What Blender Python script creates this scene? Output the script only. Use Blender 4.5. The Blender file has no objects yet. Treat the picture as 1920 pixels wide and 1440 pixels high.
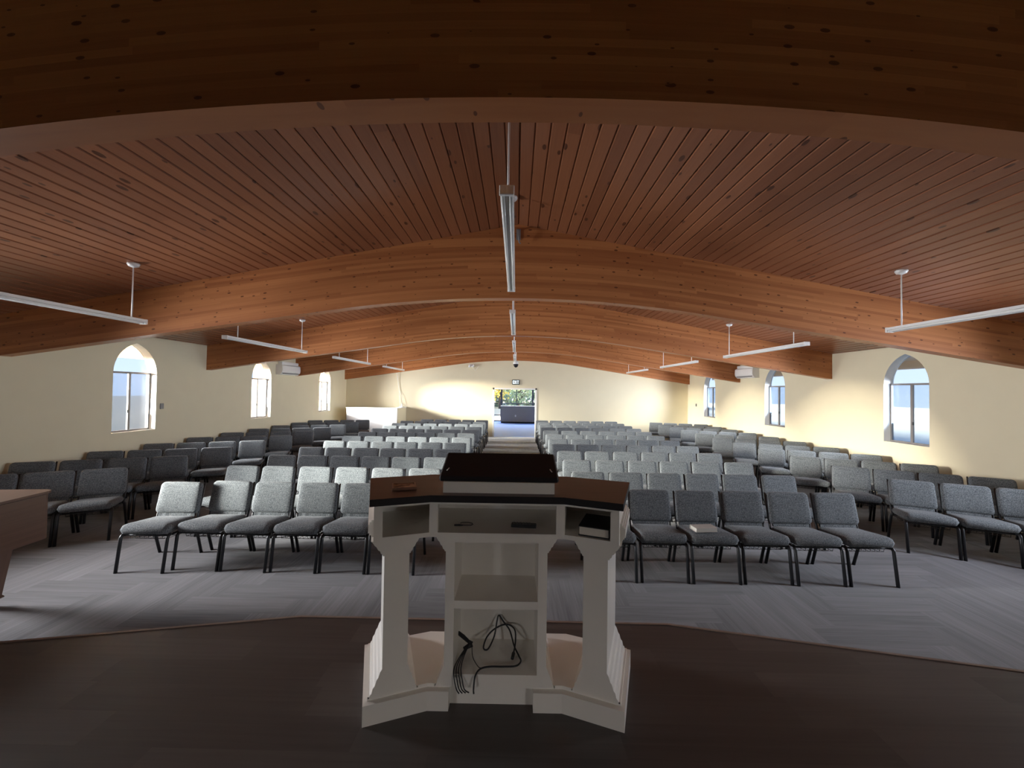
import bpy, bmesh, math, random
from mathutils import Vector, Matrix

random.seed(7)
PI = math.pi
SC = bpy.context.scene
COL = SC.collection

# ------------------------------------------------------------------ camera, sky, sun, window light, added fill, exposure
cam = bpy.data.cameras.new('camera')
cam.sensor_width = 36.0
cam.lens = 36.0 * 721.0 / 1920.0
cam.clip_start, cam.clip_end = 0.05, 400
camo = bpy.data.objects.new('camera', cam)
COL.objects.link(camo)
CAM_Z = 2.05
camo.matrix_world = (Matrix.Translation((0, 0, CAM_Z)) @ Matrix.Rotation(math.radians(0.64), 4, 'Z')
                     @ Matrix.Rotation(math.radians(90 + 1.03), 4, 'X') @ Matrix.Rotation(0.0150, 4, 'Z'))
SC.camera = camo

vs = SC.view_settings
vs.view_transform = 'Standard'
vs.look = 'None'
vs.gamma = 1.0
vs.use_curve_mapping = False
vs.exposure = 1.85
SC.cycles.use_denoising = True
SC.cycles.max_bounces = 10
SC.cycles.diffuse_bounces = 6
SC.cycles.transparent_max_bounces = 12
SC.cycles.sample_clamp_indirect = 6.0
SC.cycles.caustics_reflective = False
SC.cycles.caustics_refractive = False

SKY = 0.75
w = bpy.data.worlds.new('sky')
SC.world = w
w.use_nodes = True
nt = w.node_tree
bg = nt.nodes['Background']
tc = nt.nodes.new('ShaderNodeTexCoord')
sep = nt.nodes.new('ShaderNodeSeparateXYZ')
rmp = nt.nodes.new('ShaderNodeValToRGB')
nt.links.new(tc.outputs['Generated'], sep.inputs[0])
nt.links.new(sep.outputs['Z'], rmp.inputs[0])
nt.links.new(rmp.outputs[0], bg.inputs[0])
el = rmp.color_ramp.elements
el[0].position, el[0].color = 0.0, (0.80, 0.86, 0.98, 1)
el[1].position, el[1].color = 0.5, (0.45, 0.63, 1.0, 1)
bg.inputs[1].default_value = SKY

SUN_DIR = Vector((1.0, 0.33, -0.150)).normalized()
sun = bpy.data.lights.new('sun', 'SUN')
sun.energy = 112.0
sun.angle = math.radians(15)
sun.color = (1.0, 0.77, 0.54)
suno = bpy.data.objects.new('sun', sun)
COL.objects.link(suno)
suno.rotation_euler = SUN_DIR.to_track_quat('-Z', 'Y').to_euler()
suno.location = (-30, -8, 6)

BAY = 3.81            # distance from one roof beam to the next
HW = 7.62             # half the width of the hall
YB, YF = -3.0, 17.15  # back and far wall
WIN_Y = [BAY * k for k in (1, 2, 3, 4)]
SILL, SPRING, APEX, WHALF, WTHK = 1.13, 2.29, 2.89, 0.44, 0.20


def area(name, loc, direction, sx, sy, power, color, spread=180.0):
    l = bpy.data.lights.new(name, 'AREA')
    l.shape = 'RECTANGLE'
    l.size, l.size_y = sx, sy
    l.energy = power
    l.color = color
    l.spread = math.radians(spread)
    o = bpy.data.objects.new(name, l)
    COL.objects.link(o)
    o.location = loc
    o.rotation_euler = Vector(direction).to_track_quat('-Z', 'Z').to_euler()
    return o


for y in WIN_Y:
    area('window_or_fill_light', (-HW - 0.04, y, 1.78), (1, 0.08 if y == BAY else 0.15, -0.02), 0.80, 1.15, 40.0 if y == BAY else 34.0, (0.95, 0.96, 1.0), 84)
    area('window_or_fill_light', (HW + 0.04, y, 1.78), (-1, 0.36, -0.02), 0.80, 1.15, 27.0, (0.80, 0.87, 1.0), 100)
for x in (-3.6, 3.6):
    area('window_or_fill_light', (x, YB - 0.04, 1.78), (-x, 4.9, -1.9), 0.80, 1.15, 0.95, (1.0, 0.97, 0.93), 52)  # added fill aimed at the pulpit from made-up back windows
area('window_or_fill_light', (0.8, 25.85, 2.5), (0, -0.6, -1), 7.0, 0.8, 48.0, (0.66, 0.80, 1.0), 100)
for s in (-1, 1):
    for y in WIN_Y:
        p = area('window_portal', (s * (HW + 0.12), y, 2.0), (-s, 0, 0), 0.95, 1.85, 1.0, (1, 1, 1))
        p.data.cycles.is_portal = True
p = area('glass_front_portal', (0.8, 26.1, 1.5), (0, -1, 0), 7.2, 3.0, 1.0, (1, 1, 1))
p.data.cycles.is_portal = True


# ------------------------------------------------------------------ helpers
def tag(o, label=None, cat=None, group=None, kind=None):
    if label: o['label'] = label
    if cat: o['category'] = cat
    if group: o['group'] = group
    if kind: o['kind'] = kind
    return o


def empty(name, loc=(0, 0, 0), rz=0.0):
    o = bpy.data.objects.new(name, None)
    COL.objects.link(o)
    o.location = loc
    o.rotation_euler = (0, 0, rz)
    o.empty_display_size = 0.1
    return o


class MB:
    """collects shapes for one mesh object"""
    def __init__(self):
        self.v, self.f, self.uv, self.sm = [], [], [], []

    def face(self, pts, uv=None, smooth=False):
        b = len(self.v)
        self.v += [tuple(p) for p in pts]
        self.f.append(list(range(b, b + len(pts))))
        self.uv.append(uv if uv else [(0, 0)] * len(pts))
        self.sm.append(smooth)

    def mesh(self, verts, faces, smooth=False, M=None):
        b = len(self.v)
        self.v += [tuple(M @ Vector(p)) if M else tuple(p) for p in verts]
        for f in faces:
            self.f.append([b + i for i in f])
            self.uv.append([(0, 0)] * len(f))
            self.sm.append(smooth)

    def box(self, x0, x1, y0, y1, z0, z1, bev=0.0, M=None, seg=1):
        bm = bmesh.new()
        bmesh.ops.create_cube(bm, size=1.0)
        for v in bm.verts:
            v.co = Vector((x0 + (v.co.x + .5) * (x1 - x0), y0 + (v.co.y + .5) * (y1 - y0), z0 + (v.co.z + .5) * (z1 - z0)))
        if bev > 0:
            bmesh.ops.bevel(bm, geom=bm.edges[:], offset=bev, segments=seg, profile=0.5, affect='EDGES')
        self.bm(bm, M)

    def bm(self, bm, M=None, smooth=False):
        bm.verts.index_update()
        self.mesh([v.co.copy() for v in bm.verts], [[v.index for v in f.verts] for f in bm.faces], smooth, M)
        bm.free()

    def prism(self, poly, z0, z1, M=None):
        """poly (x,y) counter-clockwise, extruded along z"""
        n = len(poly)
        vs_ = [(p[0], p[1], z0) for p in poly] + [(p[0], p[1], z1) for p in poly]
        fs = [list(range(n - 1, -1, -1)), list(range(n, 2 * n))]
        fs += [[i, (i + 1) % n, n + (i + 1) % n, n + i] for i in range(n)]
        self.mesh(vs_, fs, False, M)

    def tube(self, pts, r, n=8, cap=True, flat=None, M=None, smooth=True):
        """round (or oval) tube along points; r a number or list; flat=(side vector, ratio)"""
        pts = [Vector(p) for p in pts]
        rs = r if isinstance(r, (list, tuple)) else [r] * len(pts)
        vs_, fs = [], []
        up = None
        for i, p in enumerate(pts):
            t = (pts[min(i + 1, len(pts) - 1)] - pts[max(i - 1, 0)])
            t = t.normalized() if t.length > 1e-9 else Vector((0, 0, 1))
            if flat:
                a = Vector(flat[0]); a = (a - t * a.dot(t)).normalized()
            elif up is None:
                a = Vector((0, 0, 1)) if abs(t.z) < 0.9 else Vector((1, 0, 0))
                a = (a - t * a.dot(t)).normalized()
            else:
                a = (up - t * up.dot(t)); a = a.normalized() if a.length > 1e-6 else t.orthogonal().normalized()
            up = a
            b = t.cross(a)
            k = flat[1] if flat else 1.0
            for j in range(n):
                th = 2 * PI * (j + .5) / n
                vs_.append(p + a * (rs[i] * k * math.cos(th)) + b * (rs[i] * math.sin(th)))
        m = len(pts)
        for i in range(m - 1):
            for j in range(n):
                fs.append([i * n + j, i * n + (j + 1) % n, (i + 1) * n + (j + 1) % n, (i + 1) * n + j])
        if cap:
            fs.append(list(range(n - 1, -1, -1)))
            fs.append(list(range((m - 1) * n, m * n)))
        self.mesh(vs_, fs, smooth, M)

    def lathe(self, prof, n=16, M=None, smooth=True):
        vs_, fs = [], []
        for (r, z) in prof:
            for j in range(n):
                vs_.append((r * math.cos(2 * PI * j / n), r * math.sin(2 * PI * j / n), z))
        for i in range(len(prof) - 1):
            for j in range(n):
                fs.append([i * n + j, i * n + (j + 1) % n, (i + 1) * n + (j + 1) % n, (i + 1) * n + j])
        fs.append(list(range(n - 1, -1, -1)))
        fs.append(list(range((len(prof) - 1) * n, len(prof) * n)))
        self.mesh(vs_, fs, smooth, M)

    def pillow(self, w_, d_, t_, rc, edge, dome, warp=None):
        """cushion: rounded-rectangle outline w x d, thickness t, soft edges"""
        def ring(inset):
            pts = []
            hx, hy = w_ / 2 - inset, d_ / 2 - inset
            r = max(rc - inset * 0.6, 0.004)
            r = min(r, hx * 0.98, hy * 0.98)
            for cx, cy, a0 in ((1, 1, 0), (-1, 1, 90), (-1, -1, 180), (1, -1, 270)):
                for k in range(4):
                    a = math.radians(a0 + 30 * k)
                    pts.append((cx * (hx - r) + r * math.cos(a), cy * (hy - r) + r * math.sin(a)))
                # one mid point on the following side
                a = math.radians(a0 + 90)
                p0 = pts[-1]
                nx = {0: (-(hx - r), hy), 90: (-hx, -(hy - r)), 180: (hx - r, -hy), 270: (hx, hy - r)}[a0]
                pts.append(((p0[0] + nx[0]) / 2, (p0[1] + nx[1]) / 2))
            return pts
        h = t_ / 2
        prof = []
        for k in range(5):
            a = math.radians(-90 + 22.5 * k * 2)
            prof.append((edge * (1 - math.cos(a)), h - edge + edge * math.sin(a)) if a >= 0 else (edge * (1 - math.cos(a)), -h + edge + edge * math.sin(a)))
        lay = prof + [(edge + min(w_, d_) * 0.12, h + dome * .55), (edge + min(w_, d_) * 0.25, h + dome * .9)]
        vs_, fs = [], []
        n = None
        for ins, z in lay:
            rg = ring(ins)
            n = len(rg)
            vs_ += [Vector((x, y, z)) for x, y in rg]
        for i in range(len(lay) - 1):
            for j in range(n):
                fs.append([i * n + j, i * n + (j + 1) % n, (i + 1) * n + (j + 1) % n, (i + 1) * n + j])
        vs_.append(Vector((0, 0, h + dome)))
        c = len(vs_) - 1
        L = (len(lay) - 1) * n
        for j in range(n):
            fs.append([L + j, L + (j + 1) % n, c])
        fs.append(list(range(n - 1, -1, -1)))
        if warp:
            vs_ = [Vector(warp(v)) for v in vs_]
        self.mesh(vs_, fs, True)

    def build(self, name, mat, parent=None, loc=None, uv=False, uv2=None, kind=None, label=None, recalc=True):
        me = bpy.data.meshes.new(name)
        me.from_pydata(self.v, [], self.f)
        if uv:
            lay = me.uv_layers.new(name='UVMap')
            k = 0
            for fuv in self.uv:
                for c in fuv:
                    lay.data[k].uv = c
                    k += 1
        if uv2:
            l2 = me.uv_layers.new(name='R')
            k = 0
            for i, fuv in enumerate(self.uv):
                for c in fuv:
                    l2.data[k].uv = uv2[i]
                    k += 1
        me.polygons.foreach_set('use_smooth', self.sm)
        if not uv and recalc:
            bm = bmesh.new()
            bm.from_mesh(me)
            bmesh.ops.recalc_face_normals(bm, faces=bm.faces[:])
            bm.to_mesh(me)
            bm.free()
        me.materials.append(mat)
        o = bpy.data.objects.new(name, me)
        COL.objects.link(o)
        if parent: o.parent = parent
        if loc: o.location = loc
        if kind: o['kind'] = kind
        if label: o['label'] = label
        return o


def copy_tree(o, parent=None):
    c = o.copy()
    COL.objects.link(c)
    if parent: c.parent = parent
    for ch in list(o.children):
        copy_tree(ch, c)
    return c


# ------------------------------------------------------------------ materials
def new_mat(name):
    m = bpy.data.materials.new(name)
    m.use_nodes = True
    return m, m.node_tree, m.node_tree.nodes['Principled BSDF']


def N(t, kind, **kw):
    n = t.nodes.new(kind)
    for k, v in kw.items():
        setattr(n, k, v)
    return n


def simple(name, col, rough=0.5, metal=0.0, noise=0.0, nscale=40.0, bump=0.0, spec=0.5, sheen=0.0):
    m, t, b = new_mat(name)
    b.inputs['Base Color'].default_value = (*col, 1)
    b.inputs['Roughness'].default_value = rough
    b.inputs['Metallic'].default_value = metal
    b.inputs['Specular IOR Level'].default_value = spec
    if sheen:
        b.inputs['Sheen Weight'].default_value = sheen
        b.inputs['Sheen Roughness'].default_value = 0.5
    if noise or bump:
        tc_ = N(t, 'ShaderNodeTexCoord')
        nz = N(t, 'ShaderNodeTexNoise')
        nz.inputs['Scale'].default_value = nscale
        nz.inputs['Detail'].default_value = 3
        t.links.new(tc_.outputs['Object'], nz.inputs['Vector'])
        if noise:
            mx = N(t, 'ShaderNodeMix', data_type='RGBA')
            mx.inputs['A'].default_value = tuple(c * (1 - noise) for c in col) + (1,)
            mx.inputs['B'].default_value = tuple(min(1, c * (1 + noise)) for c in col) + (1,)
            t.links.new(nz.outputs['Fac'], mx.inputs['Factor'])
            t.links.new(mx.outputs['Result'], b.inputs['Base Color'])
        if bump:
            bp = N(t, 'ShaderNodeBump')
            bp.inputs['Strength'].default_value = bump
            bp.inputs['Distance'].default_value = 0.01
            t.links.new(nz.outputs['Fac'], bp.inputs['Height'])
            t.links.new(bp.outputs['Normal'], b.inputs['Normal'])
    return m


def math_node(t, op, a, b=None, c=None):
    n = N(t, 'ShaderNodeMath', operation=op)
    for i, x in enumerate((a, b, c)):
        if x is None: continue
        if isinstance(x, (int, float)): n.inputs[i].default_value = x
        else: t.links.new(x, n.inputs[i])
    return n.outputs[0]


def wood(name, dark, light, rough, lam=0.0, rnd=False, ulen=1.4, vden=55.0, knots=0.5, knot_size=(1.6, 4.0), spec=0.5, tone=0.5, knot_r=0.10):
    """wood whose grain follows the UV map in metres (u along the grain, v across)"""
    m, t, b = new_mat(name)
    uv = N(t, 'ShaderNodeUVMap', uv_map='UVMap')
    sx = N(t, 'ShaderNodeSeparateXYZ')
    t.links.new(uv.outputs[0], sx.inputs[0])
    u, v = sx.outputs['X'], sx.outputs['Y']
    if lam:
        li = math_node(t, 'FLOOR', math_node(t, 'DIVIDE', v, lam))
        # board ends staggered along each lamination
        wn0 = N(t, 'ShaderNodeTexWhiteNoise', noise_dimensions='1D')
        t.links.new(li, wn0.inputs['W'])
        seg = math_node(t, 'FLOOR', math_node(t, 'ADD', math_node(t, 'DIVIDE', u, 2.3), math_node(t, 'MULTIPLY', wn0.outputs['Value'], 7.0)))
        wn = N(t, 'ShaderNodeTexWhiteNoise', noise_dimensions='2D')
        cv = N(t, 'ShaderNodeCombineXYZ')
        t.links.new(li, cv.inputs['X']); t.links.new(seg, cv.inputs['Y'])
        t.links.new(cv.outputs[0], wn.inputs['Vector'])
        rv = wn.outputs['Value']
    else:
        r2 = N(t, 'ShaderNodeUVMap', uv_map='R')
        sr = N(t, 'ShaderNodeSeparateXYZ')
        t.links.new(r2.outputs[0], sr.inputs[0])
        rv = sr.outputs['X']
    gv = N(t, 'ShaderNodeCombineXYZ')
    t.links.new(math_node(t, 'MULTIPLY', u, ulen), gv.inputs['X'])
    t.links.new(math_node(t, 'MULTIPLY', v, vden), gv.inputs['Y'])
    t.links.new(math_node(t, 'MULTIPLY', rv, 37.0), gv.inputs['Z'])
    nz = N(t, 'ShaderNodeTexNoise')
    nz.inputs['Scale'].default_value = 1.0
    nz.inputs['Detail'].default_value = 4
    nz.inputs['Distortion'].default_value = 0.6
    t.links.new(gv.outputs[0], nz.inputs['Vector'])
    mix = math_node(t, 'ADD', math_node(t, 'MULTIPLY', nz.outputs['Fac'], 1.0 - tone), math_node(t, 'MULTIPLY', rv, tone))
    cm = N(t, 'ShaderNodeMix', data_type='RGBA')
    cm.inputs['A'].default_value = (*dark, 1)
    cm.inputs['B'].default_value = (*light, 1)
    t.links.new(mix, cm.inputs['Factor'])
    out = cm.outputs['Result']
    if knots:
        kv = N(t, 'ShaderNodeCombineXYZ')
        t.links.new(math_node(t, 'MULTIPLY', u, knot_size[0]), kv.inputs['X'])
        t.links.new(math_node(t, 'MULTIPLY', v, knot_size[1]), kv.inputs['Y'])
        if not lam:
            t.links.new(math_node(t, 'MULTIPLY', rv, 91.0), kv.inputs['Z'])
        vo = N(t, 'ShaderNodeTexVoronoi', voronoi_dimensions='2D' if lam else '3D')
        vo.inputs['Scale'].default_value = 1.0
        t.links.new(kv.outputs[0], vo.inputs['Vector'])
        hue = N(t, 'ShaderNodeSeparateXYZ')
        t.links.new(vo.outputs['Color'], hue.inputs[0])
        gate = math_node(t, 'GREATER_THAN', hue.outputs['X'], 1.0 - knots)
        rad = math_node(t, 'MULTIPLY', math_node(t, 'ADD', hue.outputs['Y'], 0.25), knot_r)
        kk = math_node(t, 'MULTIPLY', gate, math_node(t, 'LESS_THAN', vo.outputs['Distance'], rad))
        km = N(t, 'ShaderNodeMix', data_type='RGBA')
        km.inputs['B'].default_value = (dark[0] * .28, dark[1] * .25, dark[2] * .25, 1)
        t.links.new(math_node(t, 'MULTIPLY', kk, 0.8), km.inputs['Factor'])
        t.links.new(out, km.inputs['A'])
        out = km.outputs['Result']
    t.links.new(out, b.inputs['Base Color'])
    b.inputs['Roughness'].default_value = rough
    b.inputs['Specular IOR Level'].default_value = spec
    bp = N(t, 'ShaderNodeBump')
    bp.inputs['Strength'].default_value = 0.08
    bp.inputs['Distance'].default_value = 0.004
    t.links.new(nz.outputs['Fac'], bp.inputs['Height'])
    t.links.new(bp.outputs['Normal'], b.inputs['Normal'])
    return m


def glass(name, clear, tint, rough):
    """clear share passes straight through; the rest is scattered by the patterned surface"""
    m, t, b = new_mat(name)
    t.nodes.remove(b)
    tr = N(t, 'ShaderNodeBsdfTransparent')
    tr.inputs[0].default_value = (*tint, 1)
    rf = N(t, 'ShaderNodeBsdfRefraction')
    rf.inputs['Color'].default_value = (*tint, 1)
    rf.inputs['Roughness'].default_value = rough
    rf.inputs['IOR'].default_value = 1.15
    gl = N(t, 'ShaderNodeBsdfGlossy')
    gl.inputs['Roughness'].default_value = 0.15
    m1 = N(t, 'ShaderNodeMixShader'); m1.inputs[0].default_value = clear
    m2 = N(t, 'ShaderNodeMixShader'); m2.inputs[0].default_value = 0.03
    t.links.new(rf.outputs[0], m1.inputs[1]); t.links.new(tr.outputs[0], m1.inputs[2])
    t.links.new(m1.outputs[0], m2.inputs[1]); t.links.new(gl.outputs[0], m2.inputs[2])
    t.links.new(m2.outputs[0], t.nodes['Material Output'].inputs[0])
    return m


def carpet_mat():
    m, t, b = new_mat('carpet_tile')
    uv = N(t, 'ShaderNodeUVMap', uv_map='UVMap')
    r2 = N(t, 'ShaderNodeUVMap', uv_map='R')
    sx = N(t, 'ShaderNodeSeparateXYZ'); t.links.new(uv.outputs[0], sx.inputs[0])
    sr = N(t, 'ShaderNodeSeparateXYZ'); t.links.new(r2.outputs[0], sr.inputs[0])
    g = N(t, 'ShaderNodeCombineXYZ')
    t.links.new(math_node(t, 'MULTIPLY', sx.outputs['X'], 2.2), g.inputs['X'])
    t.links.new(math_node(t, 'MULTIPLY', sx.outputs['Y'], 70.0), g.inputs['Y'])
    t.links.new(math_node(t, 'MULTIPLY', sr.outputs['X'], 50.0), g.inputs['Z'])
    nz = N(t, 'ShaderNodeTexNoise'); nz.inputs['Scale'].default_value = 1.0; nz.inputs['Detail'].default_value = 3
    t.links.new(g.outputs[0], nz.inputs['Vector'])
    g2 = N(t, 'ShaderNodeCombineXYZ')
    t.links.new(math_node(t, 'MULTIPLY', sx.outputs['X'], 0.7), g2.inputs['X'])
    t.links.new(math_node(t, 'MULTIPLY', sx.outputs['Y'], 13.0), g2.inputs['Y'])
    t.links.new(math_node(t, 'MULTIPLY', sr.outputs['Y'], 50.0), g2.inputs['Z'])
    n2 = N(t, 'ShaderNodeTexNoise'); n2.inputs['Scale'].default_value = 1.0; n2.inputs['Detail'].default_value = 2
    t.links.new(g2.outputs[0], n2.inputs['Vector'])
    f = math_node(t, 'ADD', math_node(t, 'MULTIPLY', nz.outputs['Fac'], 0.45), math_node(t, 'MULTIPLY', n2.outputs['Fac'], 0.45))
    f = math_node(t, 'ADD', f, math_node(t, 'MULTIPLY', sr.outputs['X'], 0.22))
    rp = N(t, 'ShaderNodeValToRGB')
    e = rp.color_ramp.elements
    e[0].position, e[0].color = 0.30, (0.054, 0.051, 0.056, 1)
    e[1].position, e[1].color = 0.78, (0.205, 0.196, 0.208, 1)
    t.links.new(f, rp.inputs[0])
    t.links.new(rp.outputs[0], b.inputs['Base Color'])
    b.inputs['Roughness'].default_value = 0.92
    b.inputs['Sheen Weight'].default_value = 0.32
    b.inputs['Specular IOR Level'].default_value = 0.25
    bp = N(t, 'ShaderNodeBump'); bp.inputs['Strength'].default_value = 0.35; bp.inputs['Distance'].default_value = 0.004
    t.links.new(nz.outputs['Fac'], bp.inputs['Height'])
    t.links.new(bp.outputs['Normal'], b.inputs['Normal'])
    return m


def fabric_mat():
    m, t, b = new_mat('tweed_fabric')
    tc_ = N(t, 'ShaderNodeTexCoord')
    nz = N(t, 'ShaderNodeTexNoise'); nz.inputs['Scale'].default_value = 110; nz.inputs['Detail'].default_value = 2
    t.links.new(tc_.outputs['Object'], nz.inputs['Vector'])
    rp = N(t, 'ShaderNodeValToRGB')
    e = rp.color_ramp.elements
    e[0].position, e[0].color = 0.36, (0.072, 0.082, 0.090, 1)
    e[1].position, e[1].color = 0.66, (0.225, 0.240, 0.248, 1)
    t.links.new(nz.outputs['Fac'], rp.inputs[0])
    t.links.new(rp.outputs[0], b.inputs['Base Color'])
    b.inputs['Roughness'].default_value = 0.85
    b.inputs['Specular IOR Level'].default_value = 0.3
    b.inputs['Sheen Weight'].default_value = 0.12
    b.inputs['Sheen Roughness'].default_value = 0.45
    bp = N(t, 'ShaderNodeBump'); bp.inputs['Strength'].default_value = 0.3; bp.inputs['Distance'].default_value = 0.003
    t.links.new(nz.outputs['Fac'], bp.inputs['Height'])
    t.links.new(bp.outputs['Normal'], b.inputs['Normal'])
    return m


M_wall = simple('cream_paint', (0.74, 0.67, 0.48), 0.75, noise=0.03, nscale=3.0, bump=0.02, spec=0.3)
M_backwall = simple('brown_back_wall', (0.36, 0.29, 0.23), 0.75, noise=0.03, nscale=2.0)
M_reveal = simple('white_plaster', (0.80, 0.79, 0.76), 0.7, noise=0.02, nscale=5)
M_white = simple('white_paint', (0.80, 0.79, 0.75), 0.5, noise=0.02, nscale=8)
M_booth = simple('booth_paint', (0.82, 0.81, 0.79), 0.30, noise=0.02, nscale=8)
M_pulpit = simple('pulpit_paint', (0.82, 0.785, 0.735), 0.38, noise=0.03, nscale=6)
M_beam = wood('glulam_timber', (0.29, 0.092, 0.032), (0.58, 0.245, 0.088), 0.42, lam=0.040, spec=0.35, knots=0.34, knot_size=(5.5, 13.0), knot_r=0.115, tone=0.55)
M_ceil = wood('cedar_decking', (0.185, 0.066, 0.032), (0.37, 0.148, 0.070), 0.30, knots=0.42, knot_size=(4.5, 10.0), knot_r=0.20, tone=0.40)
M_stage = wood('stage_plank', (0.042, 0.037, 0.036), (0.105, 0.092, 0.088), 0.42, knots=0, ulen=1.2, vden=40, tone=0.35, spec=0.45)
M_top = wood('desk_veneer', (0.045, 0.022, 0.016), (0.11, 0.056, 0.042), 0.42, knots=0, ulen=3.0, vden=70, tone=0.1)
M_piano = wood('walnut_veneer', (0.085, 0.042, 0.027), (0.165, 0.088, 0.057), 0.33, knots=0, ulen=1.5, vden=45, tone=0.1)
M_carpet = carpet_mat()
M_fabric = fabric_mat()
M_steel = simple('charcoal_steel', (0.030, 0.031, 0.034), 0.38, metal=0.3, noise=0.1, nscale=30)
M_wire = simple('dark_wire', (0.05, 0.05, 0.052), 0.4, metal=0.6, noise=0.05)
M_black = simple('black_laminate', (0.017, 0.015, 0.017), 0.6, noise=0.15, nscale=60, spec=0.25)
M_fix = simple('white_enamel', (0.82, 0.82, 0.80), 0.35, noise=0.02, nscale=12)
M_tube = simple('tube_glass', (0.88, 0.89, 0.88), 0.2, noise=0.01, nscale=10)
M_grey = simple('grey_metal', (0.25, 0.25, 0.26), 0.4, metal=0.4, noise=0.05)
M_alu = simple('window_aluminium', (0.26, 0.24, 0.23), 0.4, metal=0.5, noise=0.05)
M_frost = glass('frosted_glass', 0.60, (0.235, 0.31, 0.405), 0.75)
M_clear = glass('clear_glass', 1.0, (0.96, 0.98, 0.98), 0.0)
M_arch = glass('tinted_arch_glass', 0.85, (0.36, 0.42, 0.50), 0.3)
M_plastic = simple('white_plastic', (0.80, 0.79, 0.76), 0.35, noise=0.02, nscale=10)
M_counter = simple('counter_laminate', (0.34, 0.31, 0.28), 0.55, noise=0.08, nscale=20)
M_rubber = simple('black_rubber', (0.012, 0.012, 0.014), 0.5, noise=0.1)
M_page = simple('page_edges', (0.74, 0.70, 0.62), 0.8, noise=0.06, nscale=150)
M_cover = simple('book_cover', (0.015, 0.014, 0.016), 0.6, noise=0.2, nscale=60)
M_lobbyfloor = simple('lobby_floor', (0.18, 0.28, 0.60), 0.6, noise=0.12, nscale=3)
M_ground = simple('dry_lawn', (0.44, 0.46, 0.43), 0.95, noise=0.3, nscale=0.6, spec=0.0)
M_soffit = simple('eave_paint', (0.74, 0.55, 0.42), 0.7, noise=0.05, nscale=2)
M_bark = simple('bark', (0.12, 0.10, 0.09), 0.9, noise=0.3, nscale=12)
M_leafy = simple('yellow_leaves', (0.72, 0.60, 0.13), 0.7, noise=0.3, nscale=4)
M_leafg = simple('green_leaves', (0.24, 0.36, 0.26), 0.7, noise=0.3, nscale=4)
M_sign = simple('sign_case', (0.06, 0.075, 0.075), 0.5, noise=0.05)
M_signw, _t, _b = new_mat('lit_letters')
_b.inputs['Base Color'].default_value = (0.8, 0.9, 0.9, 1)
_b.inputs['Emission Color'].default_value = (0.8, 0.95, 1.0, 1)
_b.inputs['Emission Strength'].default_value = 0.7
M_dome = simple('smoked_dome', (0.02, 0.02, 0.025), 0.12, noise=0.05)
M_picture, _t, _b = new_mat('picture_print')
_tc = N(_t, 'ShaderNodeTexCoord'); _nz = N(_t, 'ShaderNodeTexNoise'); _nz.inputs['Scale'].default_value = 28
_rp = N(_t, 'ShaderNodeValToRGB')
_rp.color_ramp.elements[0].position, _rp.color_ramp.elements[0].color = 0.42, (0.10, 0.05, 0.03, 1)
_rp.color_ramp.elements[1].position, _rp.color_ramp.elements[1].color = 0.55, (0.50, 0.33, 0.22, 1)
_t.links.new(_tc.outputs['Object'], _nz.inputs['Vector']); _t.links.new(_nz.outputs['Fac'], _rp.inputs[0])
_t.links.new(_rp.outputs[0], _b.inputs['Base Color'])

# ------------------------------------------------------------------ the setting
RIDGE, SLOPE, EAVE = 4.47, 0.186, 3.05


def ceil_z(x):
    return RIDGE - SLOPE * abs(x)


def beam_low(x):
    x = abs(x); L = 2.67; s = 0.150; zc = 3.395
    return zc - s * x * x / (2 * L) if x < L else zc - s * L / 2 - s * (x - L)


def plank_floor(name, mat, planks, kind='structure', groove=0.0, smooth=False):
    """planks: list of (origin, along, across, length, width, normal)"""
    mb = MB(); r = []
    for (o, a, c, L, W, nrm) in planks:
        rr = (random.random(), random.random())
        ou, ov = random.random() * 40, random.random() * 40
        o, a, c, nrm = Vector(o), Vector(a), Vector(c), Vector(nrm)
        if groove:
            g = groove
            prof = [(0, -1.1 * g), (g, 0), (W - g, 0), (W, -1.1 * g)]
        else:
            prof = [(0, 0), (W, 0)]
        for i in range(len(prof) - 1):
            (c0, h0), (c1, h1) = prof[i], prof[i + 1]
            mb.face([o + c * c0 + nrm * h0, o + a * L + c * c0 + nrm * h0, o + a * L + c * c1 + nrm * h1, o + c * c1 + nrm * h1],
                    [(ou, ov + c0), (ou + L, ov + c0), (ou + L, ov + c1), (ou, ov + c1)])
            r.append(rr)
    o = mb.build(name, mat, uv=True, uv2=r)
    o['kind'] = kind
    return o


# carpet in a herringbone of plank tiles
X0, X1, Y0, Y1 = -HW, HW, 1.0, YF
PW, PN = 0.25, 4


def clip(a0, a1, b0, b1):
    return max(a0, b0), min(a1, b1)


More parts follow.
